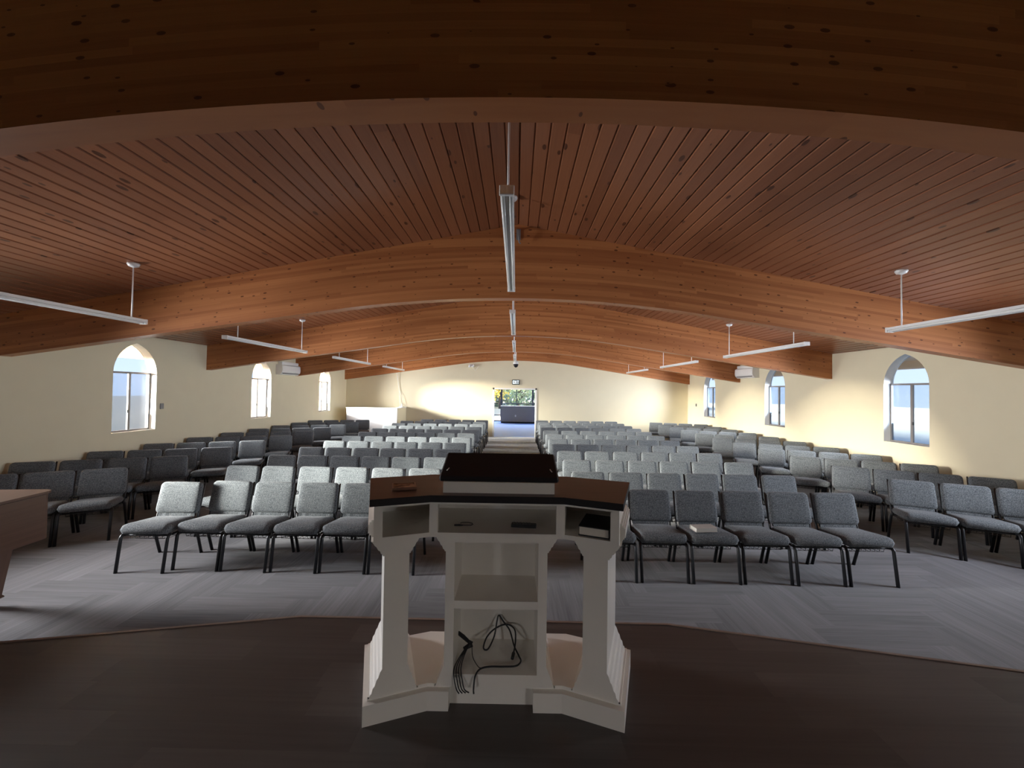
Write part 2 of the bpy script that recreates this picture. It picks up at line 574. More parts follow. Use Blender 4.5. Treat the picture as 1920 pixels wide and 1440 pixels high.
pl = []
nx, ny = int((X1 - X0) / PW) + 2, int((Y1 - Y0) / PW) + 2
for y in range(-PN, ny + PN):
    for k in range(-ny // (2 * PN) - 3, nx // (2 * PN) + 3):
        hx = y + 2 * PN * k
        a0, a1 = clip(X0 + hx * PW, X0 + (hx + PN) * PW, X0, X1)
        b0, b1 = clip(Y0 + y * PW, Y0 + (y + 1) * PW, Y0, Y1)
        if a1 - a0 > 1e-4 and b1 - b0 > 1e-4:
            pl.append(((a0, b0, 0), (1, 0, 0), (0, 1, 0), a1 - a0, b1 - b0, (0, 0, 1)))
for x in range(-PN, nx + PN):
    for k in range(-nx // (2 * PN) - 3, ny // (2 * PN) + 3):
        vy = x - 2 * PN + 1 + 2 * PN * k
        a0, a1 = clip(X0 + x * PW, X0 + (x + 1) * PW, X0, X1)
        b0, b1 = clip(Y0 + vy * PW, Y0 + (vy + PN) * PW, Y0, Y1)
        if a1 - a0 > 1e-4 and b1 - b0 > 1e-4:
            pl.append(((a1, b0, 0), (0, 1, 0), (-1, 0, 0), b1 - b0, a1 - a0, (0, 0, 1)))
plank_floor('floor', M_carpet, pl)

# stage
STG = 0.48


def stage_y(x):
    c = 2.65
    if x < -1.45: return c - 0.2 * (-1.45 - x)
    if x > 1.05: return c - 0.2 * (x - 1.05)
    return c


edge = [(-HW, stage_y(-HW)), (-1.45, 2.65), (1.05, 2.65), (HW, stage_y(HW))]
mb = MB(); rr = []
yy = YB
while yy < 2.65:
    y1 = min(yy + 0.18, 2.65)
    x = -HW - random.random() * 1.2
    while x < HW:
        xe = x + 1.2
        a0, a1 = max(x, -HW), min(xe, HW)
        xs = [a0] + [q for q in (-1.45, 1.05) if a0 < q < a1] + [a1]
        # clip the plank rectangle against the angled front edge
        for i in range(len(xs) - 1):
            p, q = xs[i], xs[i + 1]
            if q - p < 1e-4: continue
            sp, sq = stage_y(p), stage_y(q)
            poly = []
            ring = [(p, yy), (q, yy), (q, y1), (p, y1)]
            for j in range(4):
                A, B = ring[j], ring[(j + 1) % 4]
                fa = (sp + (sq - sp) * (A[0] - p) / (q - p)) - A[1]
                fb = (sp + (sq - sp) * (B[0] - p) / (q - p)) - B[1]
                if fa >= 0: poly.append(A)
                if fa * fb < 0:
                    tt = fa / (fa - fb)
                    poly.append((A[0] + (B[0] - A[0]) * tt, A[1] + (B[1] - A[1]) * tt))
            if len(poly) >= 3:
                mb.face([(a, b, STG) for a, b in poly], [(a + x * 3.1, b + yy * 5.7) for a, b in poly])
                rr.append((math.sin(x * 91.7 + yy * 13.1) * .5 + .5, 0.5))
        x = xe
    yy = y1
for i in range(3):
    (ax, ay), (bx, by) = edge[i], edge[i + 1]
    mb.face([(ax, ay, 0), (bx, by, 0), (bx, by, STG), (ax, ay, STG)], [(ax, 0), (bx, 0), (bx, STG), (ax, STG)])
    rr.append((0.4, 0.4))
st = mb.build('floor_stage', M_stage, uv=True, uv2=rr, kind='structure')

M_nose = simple('nosing_oak', (0.24, 0.18, 0.15), 0.35, noise=0.2, nscale=20)
mb = MB()
for i in range(3):
    (ax, ay), (bx, by) = edge[i], edge[i + 1]
    d = Vector((bx - ax, by - ay, 0)).normalized()
    n_ = Vector((-d.y, d.x, 0))
    A, B = Vector((ax, ay, STG)), Vector((bx, by, STG))
    prof = [(-0.008, 0.0), (-0.008, 0.004), (0.010, 0.004), (0.014, -0.004), (0.014, -0.03), (0.0, -0.03)]
    for j in range(len(prof) - 1):
        p, q = prof[j], prof[j + 1]
        mb.face([A + n_ * p[0] + Vector((0, 0, p[1])), B + n_ * p[0] + Vector((0, 0, p[1])),
                 B + n_ * q[0] + Vector((0, 0, q[1])), A + n_ * q[0] + Vector((0, 0, q[1]))])
mb.build('trim_1', M_nose, kind='structure')


# side walls with arched openings
def arch_outline(n=9):
    """(y, z) around the opening, counter-clockwise, y relative to the window centre"""
    c = ((APEX - SPRING) ** 2 - WHALF ** 2) / (2 * WHALF)
    R = WHALF + c
    pts = [(-WHALF, SILL), (WHALF, SILL)]
    a_end = math.atan2(APEX - SPRING, c)
    rt = []
    for k in range(n):
        a = a_end * k / (n - 1) * 0.985
        rt.append((-c + R * math.cos(a), SPRING + R * math.sin(a)))
    pts += rt
    pts += [(-y, z) for y, z in reversed(rt)]
    return pts


ARCH = arch_outline()


def side_wall(s):
    mb = MB()
    for xx in (HW, HW + WTHK):
        bm = bmesh.new()
        edges = []

        def loop(pts):
            vs_ = [bm.verts.new((s * xx, y, z)) for y, z in pts]
            for i in range(len(vs_)):
                edges.append(bm.edges.new((vs_[i], vs_[(i + 1) % len(vs_)])))
        loop([(YB, 0), (YF, 0), (YF, EAVE + .02), (YB, EAVE + .02)])
        for wy in WIN_Y:
            loop([(wy + y, z) for y, z in ARCH])
        bmesh.ops.triangle_fill(bm, use_beauty=True, use_dissolve=False, edges=edges)
        mb.bm(bm)
    name = 'wall_left' if s < 0 else 'wall_right'
    o = mb.build(name, M_wall, kind='structure', recalc=False)
    return o


for s in (-1, 1):
    side_wall(s)

# far wall with the doorway, back wall behind the platform
DX0, DX1, DZ = -0.99, 0.87, 2.13
mb = MB()
topc = [(x / 10 * HW, min(ceil_z(x / 10 * HW), 99)) for x in range(-10, 11)]
mb.prism([(-HW, 0), (DX0, 0), (DX0, DZ), (DX1, DZ), (DX1, 0), (HW, 0)] + [(x, z) for x, z in reversed(topc)], 0, 0.16,
         Matrix(((1, 0, 0, 0), (0, 0, 1, YF), (0, 1, 0, 0), (0, 0, 0, 1))))
mb.build('wall_far', M_wall, kind='structure')
mb = MB()
for dd in (0, WTHK):
    bm = bmesh.new()
    edges = []
    loops = [[(-HW, 0), (HW, 0)] + [(x, z) for x, z in reversed(topc)]] + [[(wx + y, z) for y, z in ARCH] for wx in (-3.6, 3.6)]  # the two arched openings are added to house the pulpit fill
    for pts in loops:
        vs_ = [bm.verts.new((x, YB - dd, z)) for x, z in pts]
        for i in range(len(vs_)):
            edges.append(bm.edges.new((vs_[i], vs_[(i + 1) % len(vs_)])))
    bmesh.ops.triangle_fill(bm, use_beauty=True, use_dissolve=False, edges=edges)
    mb.bm(bm)
mb.build('wall_back', M_backwall, kind='structure', recalc=False)

# ceiling decking: tongue-and-groove boards running the length of the hall
pl = []
BW = 0.1422
na = math.sqrt(1 + SLOPE * SLOPE)
for s in (-1, 1):
    k = 0
    run = HW * na
    while k * BW < run:
        wd = min(BW, run - k * BW)
        d0 = k * BW / na
        y = YB - random.random() * 3.5
        while y < YF:
            L = random.choice((2.4, 3.0, 3.6, 4.2))
            a0, a1 = max(y, YB), min(y + L, YF)
            if a1 - a0 > 0.02:
                across = Vector((s, 0, -SLOPE)).normalized()
                nrm = Vector((-s * SLOPE, 0, -1)).normalized()
                pl.append(((s * d0, a0, RIDGE - SLOPE * d0), (0, 1, 0), across, a1 - a0, wd, nrm))
            y += L
        k += 1
plank_floor('ceiling', M_ceil, pl, groove=0.013)
# roof above it with eaves that overhang the windows
mb = MB()
for s in (-1, 1):
    xo = HW + 1.25
    zr, ze = RIDGE + 0.03, RIDGE + 0.03 - SLOPE * xo
    mb.mesh([(0, YB - .3, zr), (s * xo, YB - .3, ze), (s * xo, YF + .3, ze), (0, YF + .3, zr),
             (0, YB - .3, zr + .2), (s * xo, YB - .3, ze + .2), (s * xo, YF + .3, ze + .2), (0, YF + .3, zr + .2)],
            [[0, 1, 2, 3], [7, 6, 5, 4], [1, 5, 6, 2], [0, 4, 5, 1], [3, 2, 6, 7]])
    mb.box(min(s * (xo - .04), s * xo), max(s * (xo - .04), s * xo), YB - .3, YF + .3, ze - 0.18, ze + .2)
mb.build('ceiling_eaves', M_soffit, kind='structure')

# curved laminated beams
BT = 0.165


def beam(yc, label):
    mb = MB()
    xs = [i / 40 * HW for i in range(-40, 41)]
    y0, y1 = yc - BT / 2, yc + BT / 2
    for i in range(len(xs) - 1):
        a, b = xs[i], xs[i + 1]
        la, lb, ta, tb = beam_low(a), beam_low(b), ceil_z(a) + .015, ceil_z(b) + .015
        u0 = yc * 7.3
        for (yy_, fl) in ((y0, False), (y1, True)):
            P = [(a, yy_, la), (b, yy_, lb), (b, yy_, tb), (a, yy_, ta)]
            U = [(a + u0, 10), (b + u0, 10), (b + u0, 10 + tb - lb), (a + u0, 10 + ta - la)]
            if fl: P.reverse(); U.reverse()
            mb.face(P, U)
        mb.face([(a, y1, la), (b, y1, lb), (b, y0, lb), (a, y0, la)], [(a + u0, 20), (b + u0, 20), (b + u0, 20.038), (a + u0, 20.038)])
    o = mb.build('ceiling_beam', M_beam, uv=True)
    tag(o, label, 'roof beam', 'curved laminated roof beams', 'structure')
    return o


for k, lb in ((0, 'dark curved timber beam spanning overhead, nearest to the pulpit'),
              (1, 'curved timber beam behind the first hanging strip lights, second from the pulpit'),
              (2, 'curved timber beam ending beside the middle windows, third from the pulpit'),
              (3, 'curved timber beam beside the wall air conditioners, fourth from the pulpit'),
              (4, 'curved timber beam against the cream far wall above the exit sign')):
    yc = (k + .5) * BAY - 0.085 if k < 4 else YF - BT / 2 - 0.002
    beam(yc, lb)


# windows: an arched recess, a sliding pair of frosted panes, a clear arched light above
def window(n_, M):
    """M takes local (along the wall, depth outward, height) to the world"""
    mb = MB()
    n = len(ARCH)
    for i in range(n):
        a, b = ARCH[i], ARCH[(i + 1) % n]
        mb.face([M @ Vector((a[0], 0, a[1])), M @ Vector((b[0], 0, b[1])), M @ Vector((b[0], WTHK, b[1])), M @ Vector((a[0], WTHK, a[1]))])
    root = mb.build('window_%d' % n_, M_reveal, kind='structure')
    d0, d1 = 0.135, 0.175
    fr = MB()
    zr = SPRING + 0.01
    fr.box(-WHALF, WHALF, d0, d1, zr - 0.018, zr + 0.018, M=M)
    fr.box(-WHALF, WHALF, d0, d1, SILL, SILL + 0.03, M=M)
    fr.box(-WHALF, -WHALF + 0.022, d0, d1, SILL + .03, zr - .018, M=M)
    fr.box(WHALF - 0.022, WHALF, d0, d1, SILL + .03, zr - .018, M=M)
    fr.build('window_frame', M_alu, root)
    sl = MB()
    sl.box(-0.022, 0.022, d0 - .012, d1 - .02, SILL + .03, zr - .018, M=M)
    sl.box(-0.40, -0.385, d0 - .006, d1 - .02, SILL + .03, zr - .018, M=M)
    sash = sl.build('sliding_sash', M_alu, root)
    lt = MB()
    lt.box(-0.045, -0.025, d0 - .03, d0 - .005, 1.50, 1.56, 0.003, M=M)
    lt.build('latch', M_steel, sash)
    for (a, b) in ((-WHALF + .022, -0.022), (0.022, WHALF - .022)):
        g = MB()
        g.face([M @ Vector((a, d1 - .02, SILL + .03)), M @ Vector((b, d1 - .02, SILL + .03)), M @ Vector((b, d1 - .02, zr - .018)), M @ Vector((a, d1 - .02, zr - .018))])
        g.build('window_pane', M_frost, root)
    g = MB()
    top = [p for p in ARCH if p[1] >= SPRING - 1e-6]
    g.face([M @ Vector((y, d1 - .01, z)) for y, z in top])
    g.build('arched_pane', M_arch, root)


k = 1
for s in (-1, 1):
    for wy in WIN_Y:
        window(k, Matrix(((0, s, 0, s * HW), (1, 0, 0, wy), (0, 0, 1, 0), (0, 0, 0, 1))))
        k += 1
for wx in (-3.6, 3.6):  # unseen back windows, made up to carry the fill light
    window(k, Matrix(((1, 0, 0, wx), (0, -1, 0, YB), (0, 0, 1, 0), (0, 0, 0, 1))))
    k += 1

# doorway lining
mb = MB()
for x0, x1 in ((DX0 - 0.05, DX0 + .02), (DX1 - .02, DX1 + 0.05)):
    mb.box(x0, x1, YF - .02, YF + .18, 0, DZ + .05)
mb.box(DX0 - .05, DX1 + .05, YF - .02, YF + .18, DZ - .02, DZ + .05)
mb.build('trim_2', M_white, kind='structure')

# lobby beyond the doorway
LX0, LX1, LY = -3.2, 4.6, 26.0
mb = MB(); mb.box(LX0, LX1, YF, LY + 0.1, -0.05, -0.004); mb.build('floor_lobby', M_lobbyfloor, kind='structure')
mb = MB(); mb.box(LX0, LX1, YF + .16, LY + 0.4, 3.0, 3.1); mb.build('ceiling_lobby', M_white, kind='structure')
mb = MB(); mb.box(LX0 - .1, LX0, YF + .16, LY + .1, 0, 3.0); mb.build('wall_lobby_left', M_wall, kind='structure')
mb = MB(); mb.box(LX1, LX1 + .1, YF + .16, LY + .1, 0, 3.0); mb.build('wall_lobby_right', M_wall, kind='structure')
M_storefront = simple('storefront_metal', (0.07, 0.085, 0.12), 0.4, metal=0.3, noise=0.05)
mb = MB()
for x, hw_ in ((-3.15, .05), (-2.0, .03), (-0.98, .06), (0.03, .025), (1.13, .06), (2.3, .03), (3.4, .03), (4.55, .05)):
    mb.box(x - hw_, x + hw_, LY - .05, LY + .05, 0, 3.0)
for z, h_ in ((0.03, .03), (0.42, .02), (1.20, .025), (2.97, .03)):
    mb.box(LX0, LX1, LY - .045, LY + .045, z - h_, z + h_)
root = mb.build('window_11', M_storefront, kind='structure')
mb = MB(); mb.face([(LX0, LY, 0), (LX1, LY, 0), (LX1, LY, 3), (LX0, LY, 3)]); mb.build('window_pane', M_clear, root)

# outside ground and trees
M_dark_ground = simple('darkened_ground', (0.075, 0.08, 0.085), 0.95, noise=0.2, nscale=0.8, spec=0.0)  # invented surface, kept dark to tone down sun glare in the left panes
mb = MB(); mb.face([(-8, -40, -.15), (80, -40, -.15), (80, 90, -.15), (-8, 90, -.15)]); mb.build('ground', M_ground, kind='structure')
mb = MB(); mb.face([(-80, -40, -.15), (-8, -40, -.15), (-8, 90, -.15), (-80, 90, -.15)]); mb.build('ground_darkened', M_dark_ground, kind='structure')


# unseen block added to keep most of the sun off the garden trees
mb = MB(); mb.box(-20, -11, 29, 62, -.15, 5.0); mb.build('garden_sun_block', M_soffit, kind='structure')


def tree(x, y, h, mat, label, seed):
    rnd = random.Random(seed)
    root = empty('tree', (x, y, -.15))
    tag(root, label, 'tree', 'trees beyond the lobby glass')
    mb = MB()
    mb.tube([(0, 0, 0), (0.05, 0, h * .3), (-.04, .05, h * .6)], [h * .03, h * .024, h * .012], 8)
    for k in range(7):
        a = rnd.random() * 6.28; z0 = h * (.22 + .05 * k)
        mb.tube([(0, 0, z0), (math.cos(a) * h * .14, math.sin(a) * h * .14, z0 + h * .14), (math.cos(a) * h * .24, math.sin(a) * h * .24, z0 + h * .24)],
                [h * .012, h * .008, h * .003], 5)
    mb.build('trunk', M_bark, root)
    lf = MB()
    for k in range(1500):
        u = Vector((rnd.gauss(0, 1), rnd.gauss(0, 1), rnd.gauss(0, 1))).normalized() * (rnd.random() ** .45)
        c = Vector((u.x * h * .33, u.y * h * .33, h * .56 + u.z * h * .44))
        a = Vector((rnd.gauss(0, 1), rnd.gauss(0, 1), rnd.gauss(0, 1))).normalized() * (h * .020)
        b = a.orthogonal().normalized() * (h * .015)
        lf.face([c - a, c + b, c + a, c - b])
    lf.build('crown', mat, root)


tree(-3.0, 34, 5.6, M_leafy, 'yellow autumn tree seen through the narrow glass beside the lobby counter', 1)
tree(0.2, 39, 5.2, M_leafg, 'grey-green tree outside, behind the middle lobby pane', 2)
tree(3.6, 35, 5.6, M_leafy, 'yellow autumn tree outside, beyond the doorway edge above the counter', 3)
tree(-1.9, 47, 8.5, M_leafy, 'tall yellow autumn tree far outside, behind the thin lobby mullion', 4)
tree(3.9, 47, 8.0, M_leafg, 'tall green tree far outside, behind the thick lobby mullion', 5)
M_bush = simple('far_hedge_leaves', (0.30, 0.38, 0.33), 0.8, noise=0.35, nscale=3)
rnd = random.Random(9)
mb = MB()
for k in range(5000):
    c = Vector((rnd.uniform(-14, 16), 52 + rnd.uniform(-1.2, 1.2), rnd.random() ** 1.3 * 5.2))
    a = Vector((rnd.gauss(0, 1), rnd.gauss(0, 1), rnd.gauss(0, 1))).normalized() * .28
    b = a.orthogonal().normalized() * .2
    mb.face([c - a, c + b, c + a, c - b])
o = mb.build('hedge', M_bush); tag(o, 'grey-green hedge line far beyond the lobby glass', 'hedge', None, 'stuff')

# lobby counter
root = empty('lobby_counter', (0.27, 24.9, 0))
tag(root, 'dark grey half-height counter standing in the lobby beyond the doorway', 'counter')
mb = MB(); mb.box(-1.23, 1.23, -.3, .3, 0.0, 1.04); mb.build('counter_body', M_counter, root)
mb = MB(); mb.box(-1.26, 1.26, -.34, .34, 1.04, 1.08, 0.006); mb.build('countertop', M_counter, root)
mb = MB(); mb.box(-.33, -.25, -.310, -.3, .40, .52, 0.003); mb.build('outlet_plate', M_plastic, root)
mb = MB(); mb.box(-1.2, 1.2, -.315, -.3, .0, .08); mb.build('base_strip', M_black, root)

# ------------------------------------------------------------------ chairs
CH_W = 0.535


def build_chair():
    root = empty('chapel_chair')
    # seat cushion: front edge rolls down, a little wider in front; faces -y
    mb = MB()

    def seat_warp(v):
        y = v.y
        f = (0.23 - y) / 0.46                      # 0 at the back, 1 at the front
        x = v.x * (0.93 + 0.10 * f)
        drop = max(0, f - 0.82) ** 2 * 0.45
        return (x, y, 0.430 + v.z * (0.80 + 0.22 * f) + 0.032 * f - drop)
    mb.pillow(0.519, 0.485, 0.105, 0.055, 0.048, 0.014, seat_warp)
    mb.build('seat', M_fabric, root)
    # backrest cushion leaning back
    tilt = math.radians(13)

    def back_warp(v):
        # local pillow: x width, y height, z thickness (front = +z -> -y)
        h = v.y
        yy_ = -v.z * math.cos(tilt) + h * math.sin(tilt) + 0.12 * (v.x / 0.25) ** 2 * -0.08
        zz_ = h * math.cos(tilt) + v.z * math.sin(tilt)
        return (v.x * (1.0 - 0.012 * (h / .17)), 0.265 + yy_, 0.682 + zz_)
    mb = MB(); mb.pillow(0.500, 0.368, 0.060, 0.045, 0.026, 0.008, back_warp); mb.build('backrest', M_fabric, root)
    mb = MB()
    rows = []
    for (z, yo) in ((0.555, 0.0), (0.515, -0.006), (0.47, -0.012)):
        rows.append([(x, 0.212 + yo + (z - .47) * .1 + 0.004 * math.sin(x * 70), z) for x in [i / 10 * 0.43 - 0.215 for i in range(11)]])
    for off in (0, 0.022):
        for i in range(2):
            for j in range(10):
                q = [rows[i][j], rows[i][j + 1], rows[i + 1][j + 1], rows[i + 1][j]]
                mb.face([(a, b + off, c) for a, b, c in q], smooth=True)
    mb.build('lower_back_panel', M_fabric, root)
    # legs: flat oval steel tube, front pair raked forward, rear pair raked back
    for s in (-1, 1):
        mb = MB()
        mb.tube([(s * .245, -.165, .395), (s * .250, -.195, .388), (s * .252, -.212, .365), (s * .250, -.262, 0.0)], 0.0165, 8, flat=((0, 1, 0), 1.12))
        mb.build('leg', M_steel, root)
    for s in (-1, 1):
        mb = MB()
        mb.tube([(s * .245, .15, .395), (s * .250, .172, .385), (s * .252, .185, .36), (s * .249, .285, 0.0)], 0.0165, 8, flat=((0, 1, 0), 1.12))
        mb.build('leg', M_steel, root)
    mb = MB()
    for s in (-1, 1):
        mb.tube([(s * .235, -.19, .383), (s * .235, .20, .378)], 0.011, 6)
        mb.tube([(s * .236, .185, .38), (s * .240, .225, .46), (s * .242, .262, .60), (s * .236, .335, .845)], 0.010, 6, flat=((0, 1, 0), 1.5))
    mb.tube([(-.235, .19, .378), (.235, .19, .378)], 0.010, 6)
    mb.tube([(-.235, -.17, .380), (.235, -.17, .380)], 0.010, 6)
    mb.box(-.232, .232, .295, .312, .54, .83, M=Matrix.Translation((0, .0, 0)) @ Matrix.Translation((0, .27, .68)) @ Matrix.Rotation(-tilt, 4, 'X') @ Matrix.Translation((0, -.27, -.68)))
    mb.build('frame', M_steel, root)
    mb = MB()
    for k in range(9):
        x = -.20 + .05 * k
        mb.tube([(x, -.16, .372), (x, -.15, .335), (x, .14, .325), (x, .16, .37)], 0.0026, 4)
    for (y, z) in ((-.15, .335), (-.03, .331), (.08, .327)):
        mb.tube([(-.205, y, z), (.205, y, z)], 0.003, 4)
    mb.build('book_rack', M_wire, root)
    return root


ORD = ['first', 'second', 'third', 'fourth', 'fifth', 'sixth', 'seventh', 'eighth', 'ninth', 'tenth', 'eleventh', 'twelfth']
proto = build_chair()
used = [False]
rnd = random.Random(21)


def put_chair(x, y, rz, label, group):
    if not used[0]:
        o = proto; used[0] = True
    else:
        o = copy_tree(proto)
    o.location = (x, y, 0)
    o.rotation_euler = (0, 0, rz)
    tag(o, label, 'chair', group)
    return o


# the chair's origin sits 0.26 behind its front feet
for r in range(12):
    y = 4.53 + 0.962 * r
    pitch = 0.548
    ncol = 6 if r < 11 else 5
    for c in range(ncol):
        x = -1.08 - pitch * (c + .5) + rnd.uniform(-.006, .006)
        rz = rnd.uniform(-.008, .008) - 0.008
        yy = y + rnd.uniform(-.012, .012)
        if r == 0 and c == 5: yy -= 0.07; rz += 0.05
        put_chair(x, yy, rz, 'grey fabric chair, %s row from the front, %s from the aisle, left centre block' % (ORD[r], ORD[c]), 'chairs of the left centre block')
for r in range(12):
    y = 4.47 + 0.995 * r
    pitch = 0.560
    for c in range(6):
        x = 0.80 + pitch * (c + .5) + rnd.uniform(-.006, .006)
        put_chair(x, y + rnd.uniform(-.012, .012), rnd.uniform(-.009, .009),
                  'grey fabric chair, %s row from the front, %s from the aisle, right centre block' % (ORD[r], ORD[c]), 'chairs of the right centre block')


def wall_row(px, py, ang, s, n, r, block):
    """back top corner (px, py) nearest the centre; the row runs outwards and forwards"""
    d = Vector((s * math.cos(ang), -math.sin(ang), 0))
    rz = ang if s < 0 else -ang
    back = Matrix.Rotation(rz, 3, 'Z') @ Vector((0, 0.34, 0))
    for c in range(n):
        p = Vector((px, py, 0)) + d * (0.545 * c + 0.25) - back
        put_chair(p.x, p.y, rz + rnd.uniform(-.02, .02),
                  'grey fabric chair, %s row from the front, %s from the inner end, %s block' % (ORD[r], ORD[c], block), 'chairs of the %s block' % block)


for r in range(10):
    wall_row(-5.62, 5.58 + 1.02 * r, math.radians((27, 24, 23.5, 23.5, 23, 22.5, 22, 21, 20, 19)[r]), -1, 3 if r == 0 else 4, r, 'left wall')
for r in range(11):
    wall_row(5.42, 5.70 + 1.0 * r, math.radians((23.5, 26, 24, 23, 22.5, 22, 21.5, 21, 20, 20, 19)[r]), 1, 3 if r == 0 else 4, r, 'right wall')

# book left on a chair in the front row
root = empty('book', (2.115, 4.33, 0.529), 0.10)
tag(root, 'pale closed book lying on a front row chair seat', 'book')
mb = MB(); mb.box(-.120, .120, -.05, .07, .004, .040, 0.003); mb.build('pages', M_page, root)
mb = MB()
mb.box(-.125, .125, -.055, .078, 0, .004); mb.box(-.125, .125, -.052, .078, .040, .044, .001); mb.box(-.125, .125, .073, .078, .0, .044)
mb.build('cover', simple('pale_cover', (0.62, 0.58, 0.52), 0.6, noise=0.1), root)

# ------------------------------------------------------------------ hanging strip lights
LLEN = 2.44


def strip_light(x, y0, z, label, group, ends=True):
    root = empty('strip_light', (x, y0, z))
    tag(root, label, 'strip light', group)
    mb = MB()
    wd = 0.046
    sec = [(-wd, .046), (-wd, .018), (-.012, .008), (.012, .008), (wd, .018), (wd, .046)]
    mb.mesh([(a, 0, b) for a, b in sec] + [(a, LLEN, b) for a, b in sec],
            [[0, 1, 2, 3, 4, 5], [11, 10, 9, 8, 7, 6]] + [[i, (i + 1) % 6, 6 + (i + 1) % 6, 6 + i] for i in range(6)])
    mb.build('housing', M_fix, root)
    for s in (-1, 1):
        mb = MB()
        mb.tube([(s * .027, .03, .001), (s * .027, LLEN - .03, .001)], 0.0135, 10)
        mb.build('tube', M_tube, root)
    for yy_ in (0.0, LLEN - .02):
        mb = MB(); mb.box(-.049, .049, yy_ - .004, yy_ + .024, -.013, .050, 0.004); mb.build('end_cap', M_fix, root)
    top = ceil_z(x) - z
    for yy_ in (0.30, LLEN - .16):
        mb = MB()
        mb.tube([(0, yy_, .045), (0, yy_, top - .01)], 0.0075, 8)
        st_ = mb.build('stem', M_fix, root)
        cb = MB()
        cb.lathe([(.012, -.05), (.05, -.035), (.062, -.012), (.062, 0.004)], 16, Matrix.Translation((0, yy_, top)))
        cb.build('canopy', M_fix, st_)
    return root


for k in range(4):
    y0 = 2.46 + BAY * k
    strip_light(-0.08, y0, 3.33, ('white twin-tube strip light hung along the ridge, nearest the pulpit', 'white strip light hung along the ridge, second from the pulpit',
                'white strip light hung along the ridge, third from the pulpit', 'white strip light hung along the ridge, fourth, nearest the far wall')[k], 'strip lights under the ridge')
    for s, sd in ((-1, 'left'), (1, 'right')):
        strip_light(-4.82 if s < 0 else 4.70, y0, 2.85 if s < 0 else 2.87,
                    'white strip light hung over the %s seats, %s from the pulpit' % (sd, ORD[k]), 'strip lights over the side seats')

# ------------------------------------------------------------------ pulpit
PU = empty('pulpit', (-0.085, 1.905, STG), math.radians(0.3))
tag(PU, 'white wooden pulpit with angled wings, dark top and open cubbies on the platform', 'pulpit')
PA = math.radians(20)
BH = 0.33                      # half width of the straight centre part


def PP(s, t):
    """plan point: s along the near edge from the centre, t depth away from the speaker"""
    sg = -1 if s < 0 else 1
    a = abs(s)
    if a <= BH:
        return (s, t)
    d = a - BH
    return (sg * (BH + d * math.cos(PA) + t * math.sin(PA)), -d * math.sin(PA) + t * math.cos(PA))


def MIT(sg, t):
    return (sg * (BH + t * math.tan(PA / 2)), t)


def band(sm, t0, t1):
    return [PP(-sm, t0), MIT(-1, t0), MIT(1, t0), PP(sm, t0), PP(sm, t1), MIT(1, t1), MIT(-1, t1), PP(-sm, t1)]


def wing_M(sg):
    """local frame of a wing: x = distance from the bend, y = depth"""
    if sg > 0:
        return Matrix(((math.cos(PA), math.sin(PA), 0, BH), (-math.sin(PA), math.cos(PA), 0, 0), (0, 0, 1, 0), (0, 0, 0, 1)))
    return Matrix(((-math.cos(PA), -math.sin(PA), 0, -BH), (-math.sin(PA), math.cos(PA), 0, 0), (0, 0, 1, 0), (0, 0, 0, 1)))


mb = MB()
mb.prism(band(0.625, 0.05, 0.46), 0, 0.095)
for sg in (-1, 1):
    e0 = -0.225 if sg < 0 else 0.19
    poly = [(e0, 0.0), (sg * BH, 0.0), PP(sg * .625, 0.0), PP(sg * .625, 0.05), MIT(sg, .05), (e0, .05)]
    mb.prism(poly if sg > 0 else list(reversed(poly)), 0, 0.095)
mb.prism(band(0.605, 0.03, 0.44), 0.095, 0.112)
mb.build('base', M_pulpit, PU)


def flare(w0, w1, z0, z1, up):
    """stepped ogee half profile from width w0 at z0 to w1 at z1"""
    st_ = [(0, 0), (.10, .0), (.16, .12), (.26, .16), (.34, .34), (.48, .42), (.60, .62), (.72, .70), (.86, .90), (1, 1)]
    return [(w0 + (w1 - w0) * a, z0 + (z1 - z0) * b) for a, b in st_]


ZB, ZT = 0.110, 0.845
for sg in (-1, 1):
    # support: one profile drawn on the near face, running the full depth
    cx, hwid = 0.152, 0.058
    lo = flare(hwid + .062, hwid, ZB, ZB + .125, True)
    hi = flare(hwid, hwid + .062, ZT - .075, ZT, True)
    rt = lo + hi
    # outer side full flare, inner side a little smaller
    poly = [(cx + wd, z) for wd, z in rt] + [(cx - (hwid + (wd - hwid) * .85), z) for wd, z in reversed(rt)]
    M = wing_M(sg) @ Matrix(((1, 0, 0, 0), (0, 0, 1, 0), (0, 1, 0, 0), (0, 0, 0, 1)))
    mb = MB(); mb.prism(poly, 0.02, 0.43, M)
    mb.build('support_column', M_pulpit, PU)

# centre cabinet with two open shelves
mb = MB()
CW, CD = 0.252, 0.29
for sg in (-1, 1):
    lo = [(w_ - CW, z) for w_, z in flare(CW + .045, CW, ZB, ZB + .10, True)]
    hi = [(w_ - CW, z) for w_, z in flare(CW, CW + .055, ZT - .075, ZT, True)]
    poly = [(sg * (CW - .045), ZB)] + [(sg * (CW + a), z) for a, z in lo + hi] + [(sg * (CW - .045), ZT)]
    mb.prism(poly, 0.015, 0.40, Matrix(((1, 0, 0, 0), (0, 0, 1, 0), (0, 1, 0, 0), (0, 0, 0, 1))))
mb.box(-CW + .044, CW - .044, 0.015, .035, ZB, .170)
mb.box(-CW + .044, CW - .044, 0.015, .035, .815, ZT)
mb.build('cabinet_sides', M_pulpit, PU)
mb = MB(); mb.box(-CW + .044, CW - .044, 0.018, CD, .488, .527); mb.build('shelf', M_pulpit, PU)
mb = MB(); mb.box(-CW + .044, CW - .044, 0.035, CD, .150, .170); mb.build('shelf', M_pulpit, PU)
